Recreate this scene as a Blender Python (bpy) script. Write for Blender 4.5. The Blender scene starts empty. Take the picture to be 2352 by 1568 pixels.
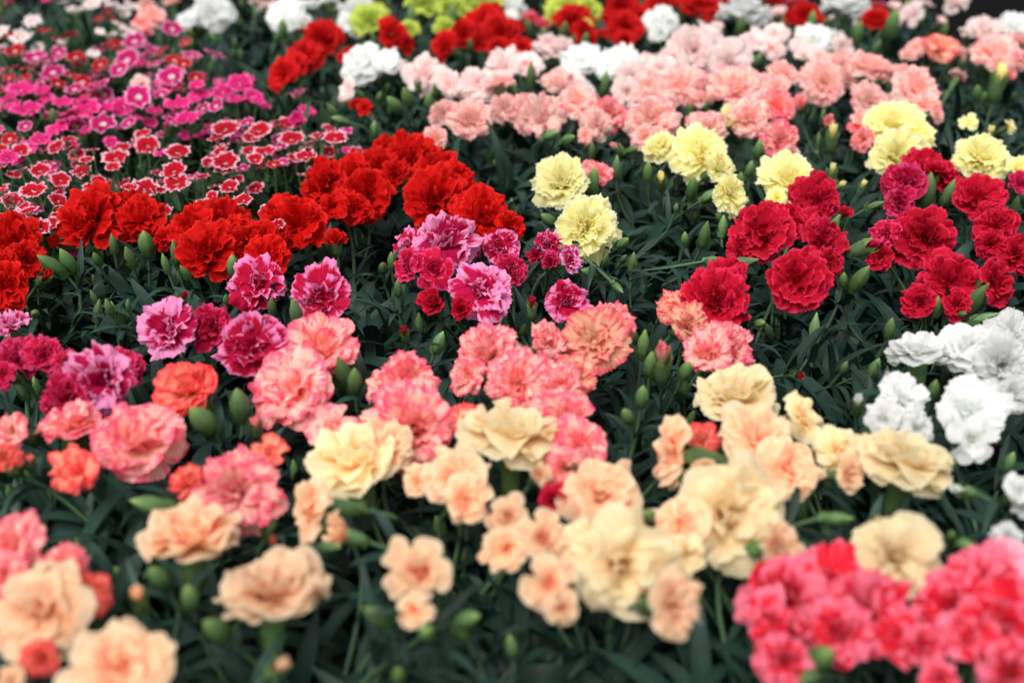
import bpy, math, random
import numpy as np
from mathutils import Vector, Matrix, Quaternion

sc = bpy.context.scene
R = math.radians
rnd = random.Random(11)

# ------------------------------------------------------------------ camera
FPX = 2600.0                      # focal length in units of a 2352 px wide picture
PITCH = R(28.4)
ZB = 0.255                        # height of the flower heads above the bench
CAM = Vector((0.0, 0.0, ZB + 0.355))
cd = bpy.data.cameras.new('camera')
cam = bpy.data.objects.new('camera', cd)
sc.collection.objects.link(cam)
cam.location = CAM
cam.rotation_euler = (R(90) - PITCH, 0, 0)
cd.sensor_width = 36
cd.lens = FPX / 2352 * 36
cd.clip_start = 0.01
cd.clip_end = 500
cd.dof.use_dof = True
cd.dof.focus_distance = 0.86
cd.dof.aperture_fstop = 3.9
cd.dof.aperture_blades = 7
sc.camera = cam

# ------------------------------------------------------------------ light
SUN_EL, SUN_AZ = 62, -150         # elevation; azimuth clockwise from +Y: high, from behind the camera's left shoulder
w = bpy.data.worlds.new('World')
sc.world = w
w.use_nodes = True
nt = w.node_tree
bg = nt.nodes['Background']
sky = nt.nodes.new('ShaderNodeTexSky')
sky.sky_type = 'NISHITA'
sky.sun_disc = False
sky.sun_elevation = R(SUN_EL)
sky.sun_rotation = R(SUN_AZ)
sky.air_density = 1.0
sky.dust_density = 4.0
hs = nt.nodes.new('ShaderNodeHueSaturation')
hs.inputs['Saturation'].default_value = 0.2
nt.links.new(sky.outputs[0], hs.inputs['Color'])
nt.links.new(hs.outputs[0], bg.inputs['Color'])
bg.inputs['Strength'].default_value = 0.15
sd = bpy.data.lights.new('sun', 'SUN')
sd.energy = 1.4
sd.angle = R(35)
sd.color = (1.0, 0.96, 0.9)
so = bpy.data.objects.new('sun', sd)
sc.collection.objects.link(so)
_az = R(SUN_AZ)
sdir = Vector((math.sin(_az) * math.cos(R(SUN_EL)), math.cos(_az) * math.cos(R(SUN_EL)), math.sin(R(SUN_EL))))
so.rotation_euler = sdir.to_track_quat('Z', 'Y').to_euler()
so.location = (0, 0, 4)
sc.view_settings.view_transform = 'Standard'
sc.view_settings.look = 'None'
sc.view_settings.exposure = 0.62
sc.cycles.max_bounces = 14
sc.cycles.diffuse_bounces = 9
sc.cycles.transmission_bounces = 10
sc.cycles.caustics_reflective = False
sc.view_settings.gamma = 1.0

# ------------------------------------------------------------------ helpers
def at(px, py, z=ZB):
    """Point at height z seen at (px, py) of the photograph (2352 x 1568 scale)."""
    dx, dy = (px - 1176) / FPX, (py - 784) / FPX
    c, s = math.cos(PITCH), math.sin(PITCH)
    d = Vector((dx, c - dy * s, -s - dy * c))
    t = (z - CAM.z) / d.z
    return CAM + d * t, t          # t = depth along the view axis

def link(o, parent=None):
    sc.collection.objects.link(o)
    if parent is not None:
        o.parent = parent
    return o

def mesh(name, V, F, uv=None, pid=None, mats=(), mi=None):
    me = bpy.data.meshes.new(name)
    me.from_pydata([tuple(v) for v in V], [], F)
    if uv is not None:
        lay = me.uv_layers.new(name='UVMap')
        idx = np.empty(len(me.loops), dtype=np.int32)
        me.loops.foreach_get('vertex_index', idx)
        lay.data.foreach_set('uv', np.asarray(uv, dtype=np.float32)[idx].ravel())
    if pid is not None:
        a = me.attributes.new('pid', 'FLOAT', 'POINT')
        a.data.foreach_set('value', np.asarray(pid, dtype=np.float32))
    for m in mats:
        me.materials.append(m)
    if mi is not None:
        me.polygons.foreach_set('material_index', mi)
    me.polygons.foreach_set('use_smooth', [True] * len(me.polygons))
    me.update()
    return me

class MB:
    def __init__(s):
        s.V, s.F, s.uv, s.pid, s.mi = [], [], [], [], []
    def grid(s, P, UV, pid=0.0, m=0, closed=False):
        """P: rows x cols array of points"""
        nr, nc = len(P), len(P[0])
        b = len(s.V)
        for i in range(nr):
            for j in range(nc):
                s.V.append(P[i][j]); s.uv.append(UV[i][j]); s.pid.append(pid)
        for i in range(nr - 1):
            for j in range(nc - 1 + (1 if closed else 0)):
                k = (j + 1) % nc
                s.F.append((b + i * nc + j, b + i * nc + k, b + (i + 1) * nc + k, b + (i + 1) * nc + j))
                s.mi.append(m)
    def mesh(s, name, mats=()):
        return mesh(name, s.V, s.F, s.uv, s.pid, mats, s.mi)

# ------------------------------------------------------------------ materials
def new_mat(name):
    m = bpy.data.materials.new(name)
    m.use_nodes = True
    m.node_tree.nodes.clear()
    return m, m.node_tree.nodes, m.node_tree.links

def N(nodes, kind, **kw):
    n = nodes.new(kind)
    for k, v in kw.items():
        if k.startswith('i_'):
            n.inputs[k[2:].replace('_', ' ')].default_value = v
        else:
            setattr(n, k, v)
    return n

def mathn(nodes, links, op, a, b=None, clamp=False):
    n = nodes.new('ShaderNodeMath'); n.operation = op; n.use_clamp = clamp
    for i, x in enumerate((a, b)):
        if x is None: continue
        if hasattr(x, 'is_output'): links.new(x, n.inputs[i])
        else: n.inputs[i].default_value = x
    return n.outputs[0]

def mixc(nodes, links, f, a, b, mode='MIX'):
    n = nodes.new('ShaderNodeMix'); n.data_type = 'RGBA'; n.blend_type = mode
    if hasattr(f, 'is_output'): links.new(f, n.inputs[0])
    else: n.inputs[0].default_value = f
    for sck, x in ((n.inputs[6], a), (n.inputs[7], b)):
        if hasattr(x, 'is_output'): links.new(x, sck)
        else: sck.default_value = (*x, 1)
    return n.outputs[2]

def sstep(nodes, links, x, lo, hi):
    n = nodes.new('ShaderNodeMapRange'); n.interpolation_type = 'SMOOTHSTEP'
    links.new(x, n.inputs[0]); n.inputs[1].default_value = lo; n.inputs[2].default_value = hi
    return n.outputs[0]

def petal_mat(name, base, edge=None, e0=0.7, e1=1.0, ev=0.35, deep=None, d0=0.1, d1=0.6,
              eye=None, eye_r=0.3, streak=None, st=0.3, blot=None, bl=0.5, trans=0.3, rough=0.75, rim=None, pj=0.06):
    m, nd, lk = new_mat(name)
    tc = N(nd, 'ShaderNodeUVMap')
    sep = nd.new('ShaderNodeSeparateXYZ'); lk.new(tc.outputs[0], sep.inputs[0])
    u, v = sep.outputs[0], sep.outputs[1]
    pid = N(nd, 'ShaderNodeAttribute', attribute_name='pid').outputs['Fac']
    oi = nd.new('ShaderNodeObjectInfo').outputs['Random']
    off = mathn(nd, lk, 'ADD', mathn(nd, lk, 'MULTIPLY', pid, 7.3), mathn(nd, lk, 'MULTIPLY', oi, 53.0))
    # streaky noise that runs along each petal
    cmb = nd.new('ShaderNodeCombineXYZ')
    lk.new(mathn(nd, lk, 'MULTIPLY', u, 9.0), cmb.inputs[0]); lk.new(mathn(nd, lk, 'MULTIPLY', v, 1.6), cmb.inputs[1]); lk.new(off, cmb.inputs[2])
    ns = N(nd, 'ShaderNodeTexNoise'); ns.inputs['Scale'].default_value = 1.0; ns.inputs['Detail'].default_value = 3
    lk.new(cmb.outputs[0], ns.inputs['Vector'])
    # soft blotches, a few per petal
    cmb2 = nd.new('ShaderNodeCombineXYZ')
    lk.new(mathn(nd, lk, 'MULTIPLY', u, 2.2), cmb2.inputs[0]); lk.new(mathn(nd, lk, 'MULTIPLY', v, 2.6), cmb2.inputs[1]); lk.new(off, cmb2.inputs[2])
    nb = N(nd, 'ShaderNodeTexNoise'); nb.inputs['Scale'].default_value = 1.0; nb.inputs['Detail'].default_value = 1.5
    lk.new(cmb2.outputs[0], nb.inputs['Vector'])
    col = mixc(nd, lk, 0.0, base, base)
    if blot:
        f = sstep(nd, lk, nb.outputs[0], 0.42, 0.68)
        col = mixc(nd, lk, mathn(nd, lk, 'MULTIPLY', f, bl), col, blot)
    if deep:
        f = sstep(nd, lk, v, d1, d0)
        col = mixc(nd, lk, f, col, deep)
    if streak:
        f = sstep(nd, lk, ns.outputs[0], 0.5, 0.72)
        col = mixc(nd, lk, mathn(nd, lk, 'MULTIPLY', f, st), col, streak)
    if edge:
        vv = mathn(nd, lk, 'ADD', v, mathn(nd, lk, 'MULTIPLY', mathn(nd, lk, 'SUBTRACT', ns.outputs[0], 0.5), ev * 1.2))
        vv = mathn(nd, lk, 'ADD', vv, mathn(nd, lk, 'MULTIPLY', mathn(nd, lk, 'SUBTRACT', nb.outputs[0], 0.5), ev))
        pr = mathn(nd, lk, 'FRACT', mathn(nd, lk, 'ADD', mathn(nd, lk, 'MULTIPLY', pid, 0.618), mathn(nd, lk, 'MULTIPLY', oi, 9.7)))
        vv = mathn(nd, lk, 'ADD', vv, mathn(nd, lk, 'MULTIPLY', mathn(nd, lk, 'SUBTRACT', pr, 0.5), pj))
        au = mathn(nd, lk, 'ABSOLUTE', u)
        vv = mathn(nd, lk, 'ADD', vv, mathn(nd, lk, 'MULTIPLY', mathn(nd, lk, 'POWER', au, 4.0), 0.12))
        col = mixc(nd, lk, sstep(nd, lk, vv, e0, e1), col, edge)
    if rim:
        vv = mathn(nd, lk, 'ADD', v, mathn(nd, lk, 'MULTIPLY', mathn(nd, lk, 'SUBTRACT', ns.outputs[0], 0.5), 0.06))
        col = mixc(nd, lk, sstep(nd, lk, vv, 0.9, 0.98), col, rim)
    if eye:
        ve = mathn(nd, lk, 'ADD', v, mathn(nd, lk, 'MULTIPLY', mathn(nd, lk, 'SUBTRACT', ns.outputs[0], 0.5), 0.16))
        col = mixc(nd, lk, sstep(nd, lk, ve, eye_r + 0.05, eye_r - 0.05), col, eye)
    # each flower a touch lighter or darker
    hv = nd.new('ShaderNodeHueSaturation'); lk.new(col, hv.inputs['Color'])
    mr = nd.new('ShaderNodeMapRange'); lk.new(oi, mr.inputs[0]); mr.inputs[3].default_value = 0.88; mr.inputs[4].default_value = 1.1
    lk.new(mr.outputs[0], hv.inputs['Value'])
    col = hv.outputs[0]
    p = N(nd, 'ShaderNodeBsdfPrincipled'); lk.new(col, p.inputs['Base Color'])
    p.inputs['Roughness'].default_value = rough
    p.inputs['Specular IOR Level'].default_value = 0.10
    t = nd.new('ShaderNodeBsdfTranslucent'); lk.new(col, t.inputs['Color'])
    bp = nd.new('ShaderNodeBump'); bp.inputs['Strength'].default_value = 0.35; bp.inputs['Distance'].default_value = 0.0008
    lk.new(ns.outputs[0], bp.inputs['Height']); lk.new(bp.outputs[0], p.inputs['Normal'])
    mx = nd.new('ShaderNodeMixShader'); mx.inputs[0].default_value = min(.58, trans * 1.3)
    lk.new(p.outputs[0], mx.inputs[1]); lk.new(t.outputs[0], mx.inputs[2])
    o = nd.new('ShaderNodeOutputMaterial'); lk.new(mx.outputs[0], o.inputs[0])
    return m

def leaf_mat(name, c1, c2, vein=None, rough=0.5, trans=0.12, spec=0.3, tip=None):
    m, nd, lk = new_mat(name)
    tc = N(nd, 'ShaderNodeUVMap')
    sep = nd.new('ShaderNodeSeparateXYZ'); lk.new(tc.outputs[0], sep.inputs[0])
    u, v = sep.outputs[0], sep.outputs[1]
    pid = N(nd, 'ShaderNodeAttribute', attribute_name='pid').outputs['Fac']
    fr = mathn(nd, lk, 'FRACT', mathn(nd, lk, 'MULTIPLY', pid, 0.6180))
    oi = nd.new('ShaderNodeObjectInfo').outputs['Random']
    col = mixc(nd, lk, fr, c1, c2)
    geo = nd.new('ShaderNodeNewGeometry')
    ns = N(nd, 'ShaderNodeTexNoise'); ns.inputs['Scale'].default_value = 160; ns.inputs['Detail'].default_value = 4
    lk.new(geo.outputs['Position'], ns.inputs['Vector'])
    col = mixc(nd, lk, mathn(nd, lk, 'MULTIPLY', ns.outputs[0], 0.4), col, tuple(x * 1.5 + 0.002 for x in c2))
    if vein:
        f = sstep(nd, lk, mathn(nd, lk, 'ABSOLUTE', u), 0.12, 0.0)
        col = mixc(nd, lk, mathn(nd, lk, 'MULTIPLY', f, 0.5), col, vein)
    if tip:
        col = mixc(nd, lk, sstep(nd, lk, v, 0.62, 1.0), col, tip)
    hv = nd.new('ShaderNodeHueSaturation'); lk.new(col, hv.inputs['Color'])
    mr = nd.new('ShaderNodeMapRange'); lk.new(oi, mr.inputs[0]); mr.inputs[3].default_value = 0.75; mr.inputs[4].default_value = 1.25
    lk.new(mr.outputs[0], hv.inputs['Value']); col = hv.outputs[0]
    p = N(nd, 'ShaderNodeBsdfPrincipled'); lk.new(col, p.inputs['Base Color'])
    p.inputs['Roughness'].default_value = rough
    p.inputs['Specular IOR Level'].default_value = spec
    t = nd.new('ShaderNodeBsdfTranslucent'); lk.new(col, t.inputs['Color'])
    mx = nd.new('ShaderNodeMixShader'); mx.inputs[0].default_value = trans
    lk.new(p.outputs[0], mx.inputs[1]); lk.new(t.outputs[0], mx.inputs[2])
    o = nd.new('ShaderNodeOutputMaterial'); lk.new(mx.outputs[0], o.inputs[0])
    return m

def plain_mat(name, c1, c2, scale, rough, bump=0.0, spec=0.4):
    m, nd, lk = new_mat(name)
    geo = nd.new('ShaderNodeNewGeometry')
    ns = N(nd, 'ShaderNodeTexNoise'); ns.inputs['Scale'].default_value = scale; ns.inputs['Detail'].default_value = 6
    lk.new(geo.outputs['Position'], ns.inputs['Vector'])
    col = mixc(nd, lk, sstep(nd, lk, ns.outputs[0], 0.35, 0.65), c1, c2)
    p = N(nd, 'ShaderNodeBsdfPrincipled'); lk.new(col, p.inputs['Base Color'])
    p.inputs['Roughness'].default_value = rough; p.inputs['Specular IOR Level'].default_value = spec
    if bump:
        b = nd.new('ShaderNodeBump'); b.inputs['Strength'].default_value = bump; b.inputs['Distance'].default_value = 0.003
        lk.new(ns.outputs[0], b.inputs['Height']); lk.new(b.outputs[0], p.inputs['Normal'])
    o = nd.new('ShaderNodeOutputMaterial'); lk.new(p.outputs[0], o.inputs[0])
    return m

M = {
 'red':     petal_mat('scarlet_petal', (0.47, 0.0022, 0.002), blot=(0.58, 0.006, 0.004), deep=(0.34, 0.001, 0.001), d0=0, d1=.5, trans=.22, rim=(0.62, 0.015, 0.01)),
 'farred':  petal_mat('deep_red_petal', (0.47, 0.003, 0.004), blot=(0.58, 0.009, 0.010), trans=.26, rim=(0.68, 0.02, 0.02)),
 'crimson': petal_mat('crimson_petal', (0.42, 0.003, 0.016), blot=(0.54, 0.007, 0.035), streak=(0.60, 0.02, 0.075), st=.35, trans=.24, rim=(0.62, 0.02, 0.07)),
 'purple':  petal_mat('crimson_petal_with_pink_margin', (0.42, 0.003, 0.035), edge=(0.80, 0.22, 0.46), e0=0.86, e1=1.0, ev=0.3, pj=.3, blot=(0.54, 0.012, 0.08), trans=.25),
 'lilac':   petal_mat('lilac_pink_petal_with_crimson_heart', (0.46, 0.005, 0.065), edge=(0.85, 0.31, 0.56), e0=0.74, e1=0.90, ev=0.3, pj=.4, trans=.28),
 'wine':    petal_mat('crimson_petal_with_fine_pink_rim', (0.42, 0.003, 0.028), edge=(0.68, 0.06, 0.20), e0=0.85, e1=1.05, ev=0.2, blot=(0.6, 0.015, 0.08), trans=.24),
 'salmon':  petal_mat('peach_petal_with_pink_picotee', (0.95, 0.74, 0.64), edge=(0.93, 0.29, 0.40), e0=0.9, e1=1.12, ev=0.5, streak=(0.93, 0.42, 0.47), st=.4, blot=(0.93, 0.48, 0.46), bl=.5, trans=.42),
 'coral':   petal_mat('coral_petal_with_pink_rim', (0.94, 0.55, 0.45), edge=(0.91, 0.125, 0.23), e0=0.80, e1=1.06, ev=0.5, streak=(0.90, 0.19, 0.28), st=.5, blot=(0.91, 0.28, 0.33), bl=.5, trans=.3),
 'pinkpeach': petal_mat('pink_edged_peach_petal', (0.88, 0.50, 0.34), edge=(0.85, 0.13, 0.16), e0=0.8, e1=1.02, ev=0.45, streak=(0.85, 0.26, 0.22), st=.45, blot=(0.85, 0.30, 0.22), bl=.5, trans=.3),
 'orange':  petal_mat('orange_coral_petal', (0.90, 0.30, 0.21), edge=(0.88, 0.09, 0.09), e0=0.7, e1=1.0, ev=0.4, streak=(0.88, 0.46, 0.26), st=.5, trans=.3),
 'blush':   petal_mat('blush_white_petal', (0.95, 0.82, 0.79), blot=(0.94, 0.62, 0.61), bl=.6, deep=(0.88, 0.48, 0.5), d0=.1, d1=.55, trans=.42),
 'white':   petal_mat('white_petal', (0.86, 0.87, 0.85), deep=(0.86, 0.87, 0.66), d0=0, d1=.4, trans=.45),
 'yellow':  petal_mat('pale_yellow_petal', (0.96, 0.90, 0.42), blot=(0.96, 0.92, 0.52), deep=(0.95, 0.80, 0.28), d0=.0, d1=.4, rim=(0.96, 0.94, 0.62), trans=.4),
 'lime':    petal_mat('lime_green_petal', (0.52, 0.62, 0.10), blot=(0.6, 0.7, 0.2), trans=.3),
 'cream':   petal_mat('cream_petal', (0.93, 0.80, 0.50), blot=(0.93, 0.66, 0.38), bl=.5, deep=(0.92, 0.52, 0.24), d0=.1, d1=.55, edge=(0.92, 0.84, 0.58), e0=.8, e1=1., trans=.42),
 'peach':   petal_mat('peach_petal', (0.94, 0.64, 0.40), blot=(0.93, 0.44, 0.27), bl=.7, deep=(0.90, 0.27, 0.16), d0=.1, d1=.6, edge=(0.92, 0.74, 0.52), e0=.78, e1=1., trans=.42),
 'hotcoral': petal_mat('hot_coral_pink_petal', (0.66, 0.012, 0.032), edge=(0.86, 0.19, 0.28), e0=0.68, e1=1.0, ev=0.5, pj=.5, streak=(0.88, 0.15, 0.22), st=.4, trans=.28),
 # single dianthus
 'w': petal_mat('white_petal_with_red_ring', (0.82, 0.74, 0.72), edge=(0.84, 0.72, 0.72), e0=.84, e1=.95, ev=.1, deep=(0.5, 0.02, 0.06), d0=.62, d1=.66, eye=(0.82, 0.82, 0.74), eye_r=.54, trans=.25),
 'r': petal_mat('dark_red_petal_with_white_eye', (0.38, 0.003, 0.010), eye=(0.85, 0.80, 0.72), eye_r=.40, edge=(0.7, 0.25, 0.3), e0=.93, e1=1.02, ev=.1, trans=.22),
 'm': petal_mat('magenta_petal_with_white_eye', (0.45, 0.008, 0.12), eye=(0.85, 0.82, 0.76), eye_r=.42, edge=(0.80, 0.36, 0.56), e0=.86, e1=1.0, ev=.2, trans=.25),
 'p': petal_mat('hot_pink_petal', (0.60, 0.016, 0.16), eye=(0.8, 0.2, 0.36), eye_r=.2, edge=(0.82, 0.13, 0.36), e0=.8, e1=1., ev=.3, trans=.25),
 'k': petal_mat('red_petal_with_white_fringe', (0.42, 0.004, 0.016), eye=(0.86, 0.62, 0.62), eye_r=.30, edge=(0.85, 0.46, 0.56), e0=0.84, e1=.99, ev=0.26, trans=.24),
}
M['blush2'] = petal_mat('light_pink_petal', (0.86, 0.42, 0.52), blot=(0.86, 0.28, 0.38), deep=(0.84, 0.2, 0.3), trans=.3)
LEAF = leaf_mat('blue_green_leaf', (0.0035, 0.0125, 0.0085), (0.015, 0.042, 0.030), vein=(0.045, 0.08, 0.062), rough=.48, spec=.19, trans=.05)
LEAF2 = leaf_mat('dark_green_leaf', (0.009, 0.027, 0.010), (0.019, 0.048, 0.018), vein=(0.035, 0.07, 0.03), rough=.5, spec=.15, trans=.05)
CALYX = leaf_mat('calyx_green', (0.055, 0.125, 0.030), (0.085, 0.155, 0.062), rough=.45, trans=.1, spec=.3, tip=(0.19, 0.29, 0.08), vein=(0.14, 0.22, 0.09))
STEM = leaf_mat('stem_green', (0.045, 0.095, 0.04), (0.06, 0.12, 0.055), rough=.5, trans=.0)
POT = plain_mat('brown_plastic', (0.105, 0.022, 0.011), (0.13, 0.03, 0.016), 30, 0.42)
SOIL = plain_mat('potting_soil', (0.012, 0.008, 0.006), (0.03, 0.02, 0.014), 180, 0.95, bump=.8)
GROUND = plain_mat('black_weed_fabric', (0.003, 0.003, 0.003), (0.006, 0.005, 0.005), 90, 1.0, bump=.4, spec=.02)
PISTIL = leaf_mat('pistil_white', (0.8, 0.68, 0.7), (0.8, 0.74, 0.74), rough=.5, trans=.2)

# ------------------------------------------------------------------ flower heads
def petal(mb, pid, rg, phi, th_e, L, W, amp, freq, teeth, curl=0.0, cup=0.0, th0=8, r0=0.05, z0=0.0, nu=15, nv=10, endround=.28, narrow=.16, tw=0.0, tk=7, oct2=.62):
    us = np.linspace(-1, 1, nu); vs = np.linspace(0, 1, nv) ** 0.8
    ph1, ph2, ph3 = rg.uniform(0, 6.28, 3)
    f1 = freq * rg.uniform(.8, 1.25); f2 = freq * rg.uniform(2.0, 2.8)
    lean = rg.uniform(-.25, .25)
    # centre line in the (radial, z) plane, tabulated
    n = 48
    t = np.linspace(0, 1, n)
    k = np.clip((t - .12) / .55, 0, 1); k = k * k * (3 - 2 * k)
    th = np.radians(th0 + (th_e - th0) * k + curl * np.clip((t - .55) / .45, 0, 1) ** 1.5)
    cr = r0 + np.concatenate([[0], np.cumsum(np.sin(th[:-1]) * L / (n - 1))])
    cz = z0 + np.concatenate([[0], np.cumsum(np.cos(th[:-1]) * L / (n - 1))])
    P, UV = [], []
    for vi in vs:
        row, ruv = [], []
        for ui in us:
            tooth = teeth * (abs(((ui * tk + ph1) % 1.0) - .5) * 2 - .5) * vi ** 7 + teeth * .7 * math.sin(ui * 4.1 + ph2) * vi ** 4
            s = vi * (1 - endround * abs(ui) ** 2.4) + tooth
            s = max(0, min(1.12, s))
            si = min(1.0, s)
            a = np.interp(si, t, th); r = np.interp(si, t, cr); z = np.interp(si, t, cz)
            ex = max(0, s - 1)
            r += math.sin(a) * ex * L; z += math.cos(a) * ex * L
            q = min(1, s) ; wd = W * (narrow + (1 - narrow) * (q ** 1.15) * (1.25 - .25 * q))
            d = amp * (s ** 2.8) * math.sin(math.pi * f1 * ui + ph1 + 1.3 * s) + amp * oct2 * (s ** 3.8) * math.sin(math.pi * f2 * ui + ph2) \
                + amp * .6 * s * math.sin(3.3 * s + ph3 + 1.6 * ui)
            d += cup * wd * ui * ui
            nr, nz = -math.cos(a), math.sin(a)        # inner / upper normal
            rr = r + nr * d; zz = z + nz * d
            lat = ui * wd * (1 - .06 * math.sin(f2 * ui + ph3)) + lean * s * s * .3
            zz += tw * ui * s
            # slight wrap about the flower axis
            row.append((rr * math.cos(phi) - lat * math.sin(phi), rr * math.sin(phi) + lat * math.cos(phi), zz))
            ruv.append((ui, vi))
        P.append(row); UV.append(ruv)
    mb.grid(P, UV, pid)

FORMS = {}
def head(form, seed):
    rg = np.random.RandomState(seed)
    mb = MB(); pid = 0
    if form == 'dense':       # full serrated carnation
        rings = [(7, 100, 1.06, .50), (7, 82, 1.04, .50), (7, 66, 1.0, .46), (6, 50, .95, .42), (6, 34, .90, .36), (5, 20, .84, .28), (4, 7, .78, .2)]
        A, FQ, T = .065, 1.9, .075
    elif form == 'ruffle':    # big loose wavy petals
        rings = [(5, 99, 1.07, .70), (5, 82, 1.04, .68), (5, 62, .97, .60), (4, 44, .88, .52), (4, 26, .80, .38), (3, 8, .70, .26)]
        A, FQ, T = .115, 1.6, .06
    elif form == 'wavy':      # picotee: wide flat collar and upright folded middle
        rings = [(5, 94, 1.08, .66), (4, 82, 1.0, .62), (4, 58, .84, .54), (4, 34, .76, .42), (3, 12, .66, .28)]
        A, FQ, T = .125, 1.6, .06
    elif form == 'loose':     # smooth-edged broad petals
        rings = [(5, 96, 1.06, .70), (5, 80, .98, .66), (5, 62, .86, .56), (5, 46, .75, .46), (4, 28, .66, .36), (3, 10, .60, .26)]
        A, FQ, T = .11, 1.3, .025
    elif form == 'dome':      # rounded head seen from the side, rim petals drooping
        rings = [(6, 104, 1.04, .62), (6, 86, 1.02, .60), (6, 68, .99, .54), (5, 50, .95, .48), (5, 30, .90, .42), (4, 10, .86, .32)]
        A, FQ, T = .095, 1.4, .03
    elif form == 'sparse':    # five separate outer petals and a small heart
        rings = [(5, 96, 1.08, .50), (3, 60, .72, .42), (3, 32, .62, .34), (2, 12, .5, .28)]
        A, FQ, T = .07, 1.1, .02
    elif form == 'single':
        rings = [(5, 86, 1.0, .60)]
        A, FQ, T = .07, 1.8, .12
    elif form == 'half':      # opening flower, petals still upright
        rings = [(5, 46, .95, .44), (5, 30, .95, .40), (4, 16, .92, .34), (3, 6, .84, .24)]
        A, FQ, T = .08, 1.8, .045
    elif form == 'tip':       # rolled petals peeping out of a bud
        rings = [(5, 9, .95, .21), (4, 5, 1.0, .16), (3, 0, 1.0, .1)]
        A, FQ, T = .02, 1.2, .03
    lop = rg.uniform(0, 6.28); lam = .12 if form not in ('single', 'tip') else .0
    for ri, (n, te, L, W) in enumerate(rings):
        ph0 = rg.uniform(0, 6.28)
        for i in range(n):
            if form in ('dense', 'ruffle', 'wavy', 'loose', 'dome') and ri > 0 and rg.rand() < .08: continue
            j = 1 if form != 'single' else .3
            phi = ph0 + i * 6.2832 / n + rg.uniform(-.38, .38) * j
            curl = (rg.uniform(0, 38) if form != 'loose' else rg.uniform(22, 70)) * j if form not in ('tip',) else -14
            a = A * rg.uniform(.65, 1.4)
            if form in ('ruffle', 'wavy', 'loose', 'dome') and ri >= 2: a *= 1.2
            petal(mb, pid, rg, phi, te + rg.uniform(-14, 12) * j + 60 * lam * math.cos(phi - lop), L * (1 + rg.uniform(-.13, .09) * j + lam * math.cos(phi - lop + .8)), W * rg.uniform(.88, 1.1), a, FQ, T,
                  curl=curl, cup=(.12 if form == 'single' else rg.uniform(-.1, .35)) if form != 'tip' else 1.1,
                  r0=(.10 if te > 45 else .03 + te * .0015) if form not in ('single', 'tip') else .05, nu=23 if form != 'tip' else 13, nv=11,
                  endround=.16 if form == 'single' else .28, narrow=.10 if form == 'single' else .18,
                  tw=rg.uniform(-.08, .08) * j, tk={'dense': 4.6, 'single': 7, 'loose': 3}.get(form, 5), th0=4 if form == 'single' else 8 + te * .1, oct2=.25 if form in ('loose', 'dome', 'sparse') else .62)
            pid += 1
    if form not in ('single', 'tip'):        # the closed heart between the innermost claws
        P, UV = [], []
        for r_, z_ in ((.15, -.02), (.12, .12), (.07, .24), (.002, .32)):
            P.append([(r_ * math.cos(b_), r_ * math.sin(b_), z_) for b_ in [i * .6283 for i in range(10)]])
            UV.append([(.1, .3)] * 10)
        mb.grid(P, UV, 99, closed=True)
    me = mb.mesh(form + '_petals', [M['red']])
    return me
NVAR = {'dense': 6, 'ruffle': 6, 'wavy': 5, 'loose': 6, 'dome': 5, 'sparse': 4, 'single': 5, 'half': 3, 'tip': 2}
for f, n in NVAR.items():
    FORMS[f] = [head(f, 100 + 17 * i + len(f)) for i in range(n)]

def lathe_grid(prof, n=20, ribs=0, amp=0):
    P, UV = [], []
    for k, (r, z) in enumerate(prof):
        row, ruv = [], []
        for j in range(n):
            a = j / n * 6.28318
            rr = r * (1 + amp * math.cos(ribs * a))
            row.append((rr * math.cos(a), rr * math.sin(a), z)); ruv.append((((j / n * max(1, ribs) + .5) % 1.0 - .5) * 2, k / (len(prof) - 1)))
        P.append(row); UV.append(ruv)
    return P, UV

def calyx_mesh(open_=1.0, seed=0):
    """green tube with five pointed teeth, mouth at z=0, length 1, with short bracts at its foot"""
    mb = MB(); n = 30; P, UV = [], []
    rows = [(-1.0, .05), (-.97, .12), (-.85, .185), (-.6, .235), (-.3, .265), (-.05, .275), (.12, .285), (.3, .30)]
    for k, (z, r) in enumerate(rows):
        row, ruv = [], []
        for j in range(n):
            a = j / n * 6.28318
            tt = abs(((a / 6.28318 * 5) % 1) - .5) * 2      # 0 at tooth tip, 1 in the notch
            zz = z
            if k >= 5: zz = -.05 + (z + .05) * (1 - tt ** .8) * 1.15
            rr = r * (1 + .03 * math.cos(5 * a)) * (1 + (open_ - 1) * max(0, z + .3))
            row.append((rr * math.cos(a), rr * math.sin(a), zz)); ruv.append((.5, .15 + .85 * k / 7 if k > 4 else .3))
        P.append(row); UV.append(ruv)
    mb.grid(P, UV, 1.3 + seed, closed=True)
    for i in range(4):                                       # bracts
        a0 = i * 1.5708 + .4; P, UV = [], []
        for k in range(5):
            t = k / 4; r = .15 + .14 * t ** .6 + (.05 * t if i % 2 else 0); z = -1.0 + .42 * t; wd = .16 * (1 - t ** 2.2)
            P.append([(r * math.cos(a0) - s * wd * math.sin(a0), r * math.sin(a0) + s * wd * math.cos(a0), z) for s in (-1, 0, 1)])
            UV.append([(s, .2) for s in (-1, 0, 1)])
        mb.grid(P, UV, 2.1 + i)
    return mb.mesh('calyx', [CALYX])
CAL = [calyx_mesh(1.0, 0), calyx_mesh(1.25, 1)]

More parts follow.
